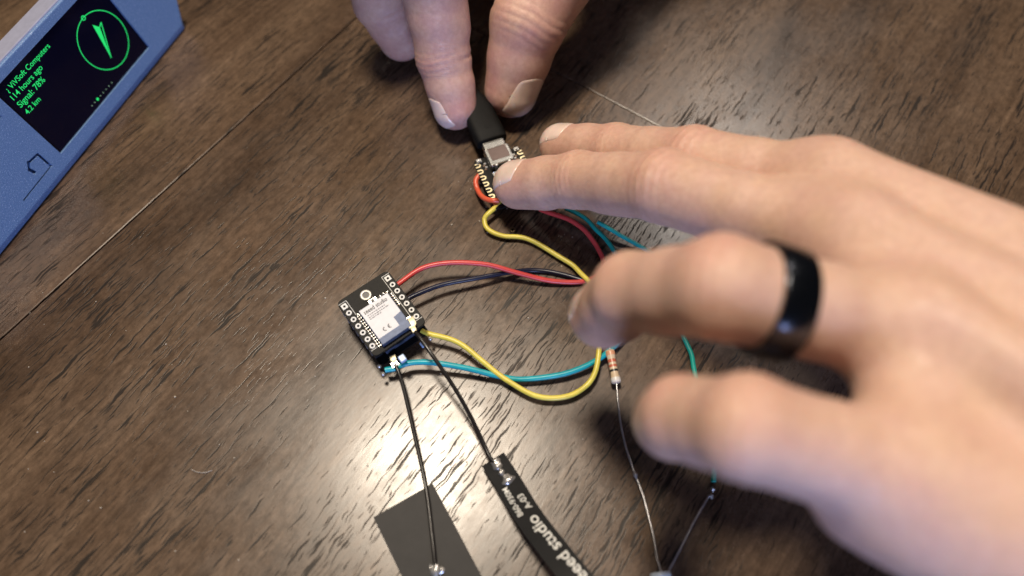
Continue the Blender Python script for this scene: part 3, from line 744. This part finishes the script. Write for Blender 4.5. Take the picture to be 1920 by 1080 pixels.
        for i in range(1, len(J)-1):
            ax = dors[i][0]+dors[i-1][0]; ax = ax/np.linalg.norm(ax); d = dors[i][1]+dors[i-1][1]; d = d-ax*(d@ax); d /= np.linalg.norm(d)
            s.marks.append((J[i], ax, d, 'knuckle', np.float32(radii[i]*(1. if i > 1 else .85)))); s.marks.append((J[i], ax, d, 'fold', np.float32(radii[i])))
            s.flush.append((J[i]+d*radii[i], radii[i]*1.0, .55))
        s.flush.append((J[0], radii[0]*1.7, .7)); s.flush.append((J[-1], radii[-1]*1.3, .35))
        return J, dors
    def nail(s, J, dors, r, parent, dvec=None, wid=.82, lng=1.25):
        ax, d = dors[0]
        if dvec is not None: d = np.array(dvec, np.float32); d = d-ax*(d@ax); d /= np.linalg.norm(d)
        side = np.cross(ax, d); tip = J[0]; nu, nv = 17, 21; pts = np.zeros((nv, nu, 3), np.float32); val = np.zeros((nv, nu), np.float32)
        Ln, Wn = lng*r*1.25, wid*r*1.0
        for j in range(nv):
            for i in range(nu):
                u = -1+2*i/(nu-1); t = j/(nv-1)
                rnd = 1.0-.16*(1-t)**3-.10*max(0, t-.75)**2*16
                lat = u*Wn*rnd; lon = r*.78-Ln+Ln*t-(.16*r*u*u if t > .5 else 0.)*(t-.5)*2-(-.22*r*u*u)*(1-t)*(1 if t < .5 else 0)
                pts[j, i] = tip+ax*lon+side*lat+d*(r*1.2*math.sqrt(max(.02, 1-(lat/(r*1.15))**2)))
        p = pts.reshape(-1, 3)
        for _ in range(14):
            f0 = s.field(p); p = p-d*np.clip(f0, -.2, .2)[:, None]*.8
        f0 = s.field(p); g, _ = s.grad(p, f0)
        uu = np.tile(np.linspace(-1, 1, nu), nv); tt = np.repeat(np.linspace(0, 1, nv), nu)
        edge = np.minimum(1-abs(uu), np.minimum(tt*1.5, 1)); lift = np.where(edge < .04, -.012, .016+.012*np.clip(edge, 0, .3)/.3)
        lift = np.where((tt > .93) & (abs(uu) < .93), .026, lift)
        p = p+g*lift[:, None]
        f = [(j*nu+i, j*nu+i+1, (j+1)*nu+i+1, (j+1)*nu+i) for j in range(nv-1) for i in range(nu-1)]
        bm = bmesh.new(); bm.from_mesh(pydata('fingernail', p, f)); me = bm_mesh('fingernail', bm)
        me.polygons.foreach_set('use_smooth', [True]*len(me.polygons))
        o = link('fingernail', me, NAIL, parent)
        n0 = me.polygons[len(me.polygons)//2].normal
        if n0.dot(Vector(d)) < 0: me.flip_normals()
        md = o.modifiers.new('thick', 'SOLIDIFY'); md.thickness = .03; md.offset = -1
        return o

A = lambda *q: np.array(P(*q), np.float32)
# --- the hand reaching in from the side
H1 = Hand()
mI, mM, mR, mP = A(1545, 352, 6.0), A(1585, 452, 7.0), A(1705, 622, 8.2), A(1705, 893, 8.5)
cI, cM, cR, cP = A(2290, 690, 8.8), A(2290, 830, 9.3), A(2270, 980, 9.4), A(2240, 1120, 9.0)
for a, b, ra, rb in ((mI, cI, 1.16, 1.35), (mM, cM, 1.12, 1.3), (mR, cR, 1.08, 1.3), (mP, cP, 1.15, 1.35), (mI, mM, .95, .95), (mM, mR, .90, .90), (mR, mP, .92, .92)): H1.bone(H1.palm, a, b, ra, rb)
dn_ = np.array((0, 0, -1), np.float32)
H1.bone(H1.palm, mM+dn_*.6+np.array((1.2, -.6, 0), np.float32), cR+dn_*.8, 1.3, 1.5)
H1.bone(H1.palm, mP+np.array((-.55, -.10, -.55), np.float32), cP+np.array((0, -.5, -.5), np.float32), 1.0, 1.5)
H1.bone(H1.palm, mR*.5+mI*.5+dn_*.7+np.array((1.4, 0, 0), np.float32), cM+dn_*.6, 1.2, 1.4)
fw = np.array((13., -8.5, 1.5), np.float32)
H1.bone(H1.palm, cI, cI+fw+np.array((0, 1., 0), np.float32), 1.5, 2.6); H1.bone(H1.palm, cP, cP+fw, 1.5, 2.6); H1.bone(H1.palm, cM+dn_*.5, cM+fw+dn_*.5, 1.7, 3.2)
J_i = H1.digit([A(1052, 273, 1.55), A(1155, 281, 2.75), A(1300, 301, 4.35), mI], [.72, .80, .95, 1.05])
J_m = H1.digit([A(970, 346, 1.52), A(1085, 338, 3.0), A(1245, 350, 4.9), mM], [.78, .86, 1.0, 1.06])
J_r = H1.digit([A(1128, 592, 5.2), A(1185, 548, 7.2), A(1352, 540, 9.1), mR], [.78, .86, 1.0, 1.02])
J_p = H1.digit([A(1250, 788, 6.6), A(1280, 783, 8.2), A(1400, 802, 9.4), mP], [.70, .77, .90, 1.0])
H1.digit([A(1400, 372, 1.7), A(1560, 400, 2.6), A(1780, 450, 4.0), cI+dn_*1.6], [.85, 1.0, 1.15, 1.3])
for k, c in ((mI, cI), (mM, cM), (mR, cR)):
    H1.bone(H1.digits[-1] if False else H1.palm, k+np.array((0, 0, 1.0), np.float32), c+np.array((0, 0, 1.12), np.float32), .28, .26)
hand1 = link('hand', H1.mesh('hand'), SKIN)
tag(hand1, 'bare hand wearing a black ring, fingers reaching across the wires', 'hand')
H1.nail(*J_i, .72, hand1, (-.15, .35, .95)); H1.nail(*J_m, .78, hand1, (0, .1, 1)); H1.nail(*J_r, .78, hand1); H1.nail(*J_p, .70, hand1)
# --- ring on its finger
rc = J_r[0][2]*.73+J_r[0][3]*.27; rax_ = (J_r[0][3]-J_r[0][2]); rax_ /= np.linalg.norm(rax_)
pr = [(r_, z_*.9) for r_, z_ in [(1.05, -.40), (1.10, -.40), (1.125, -.385), (1.135, -.36), (1.14, 0), (1.135, .36), (1.125, .385), (1.10, .40), (1.05, .40), (.98, .37), (.98, -.37), (1.05, -.40)]]
me = lathe_me('ring', pr, 72); smooth_angle(me, 40)
ringo = link('ring', me, RINGM); ringo.matrix_world = frame(Vector(rc)-Vector((0, 0, .06)), Vector((0, 0, 1)).cross(Vector(rax_)), rax_); tag(ringo, 'wide polished black band worn round the curled finger', 'ring')

# --- the hand coming down from the top, pinching the plug
H2 = Hand()
nI, nM, nR, nP = A(815, -300, 7.3), A(735, -350, 7.9), A(665, -410, 7.6), A(600, -470, 6.9)
wI, wM, wR, wP = A(1300, -430, 6.2), A(1270, -490, 7.2), A(1220, -550, 7.2), A(1160, -600, 6.6)
for a, b, ra, rb in ((nI, wI, 1.15, 1.35), (nM, wM, 1.12, 1.3), (nR, wR, 1.05, 1.3), (nP, wP, 1.0, 1.3), (nI, nM, .9, .9), (nM, nR, .9, .9), (nR, nP, .9, .9)): H2.bone(H2.palm, a, b, ra, rb)
H2.bone(H2.palm, (nI+nM)/2+dn_*.8, wM+dn_*.8, 1.3, 1.5); H2.bone(H2.palm, nP+dn_*.6, wP+dn_*.6, 1.1, 1.4)
f2 = np.array((13., 10., .5), np.float32); H2.bone(H2.palm, wI, wI+f2, 1.5, 2.6); H2.bone(H2.palm, wP, wP+f2, 1.5, 2.6)
K_i = H2.digit([A(853, 203, .95), A(832, 108, 2.3), A(806, -55, 4.9), nI], [.76, .93, 1.16, 1.18], dorsal=(-.75, -.35, .55))
K_m = H2.digit([A(752, 70, 1.1), A(716, 2, 2.7), A(680, -110, 5.1), nM], [.86, 1.0, 1.12, 1.1], dorsal=(-.8, .1, .1))
H2.digit([A(690, -125, 1.9), A(660, -170, 3.4), A(640, -270, 5.2), nR], [.78, .85, 1.0, 1.05], dorsal=(-.4, -.6, .6))
H2.digit([A(640, -220, 2.3), A(610, -260, 3.6), A(585, -340, 5.0), nP], [.7, .76, .88, .95], dorsal=(-.4, -.6, .6))
K_t = H2.digit([A(958, 170, 1.05), A(990, 42, 3.0), A(1100, -120, 4.8), A(1225, -310, 5.6)], [.95, 1.30, 1.36, 1.6], dorsal=(.35, -.55, .75))
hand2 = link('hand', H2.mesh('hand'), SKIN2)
tag(hand2, 'bare hand pinching the black plug between thumb and forefinger', 'hand')
H2.nail(*K_i, .76, hand2, (-.95, -.25, .25)); H2.nail(*K_t, .95, hand2, (.75, -.45, .55), .78, 1.35)

# ------------------------------------------------------------------ small things on the table
o = link('metal_eyelet', lathe_me('metal_eyelet', [(.06, 0), (.10, 0), (.105, .03), (.10, .06), (.065, .06), (.055, .03), (.06, 0)], 20), material('dull_brass', (.22, .16, .09), .35, .9), None, True); o.location = P(961, 432, .002)
tag(o, 'tiny dull metal eyelet lying below the bare board', 'eyelet')
fib = tube('lint_fibre', [P(359, 880, .02), P(370, 885, .05), P(384, 886, .04), P(398, 882, .02)], .007, material('pale_lint', (.5, .46, .4), .8), None, 6, 6); tag(fib, 'pale curved lint fibre on the bare wood', 'lint')
bm = bmesh.new()
for k in range(70):
    x, y = (random.uniform(40, 1100), random.uniform(420, 1060)) if k > 25 else (random.uniform(840, 1060), random.uniform(300, 470))
    s = random.uniform(.010, .028); t = bmesh.ops.create_icosphere(bm, subdivisions=1, radius=s)
    for v in t['verts']: v.co = Vector((v.co.x*random.uniform(.7, 1.6), v.co.y*random.uniform(.7, 1.6), v.co.z*.7))+P(x, y, s*.6)
cr = link('dust', bm_mesh('dust', bm), material('pale_dust', (.42, .37, .30), .7)); tag(cr, 'pale specks of dust and solder scattered on the table', 'dust', kind='stuff')
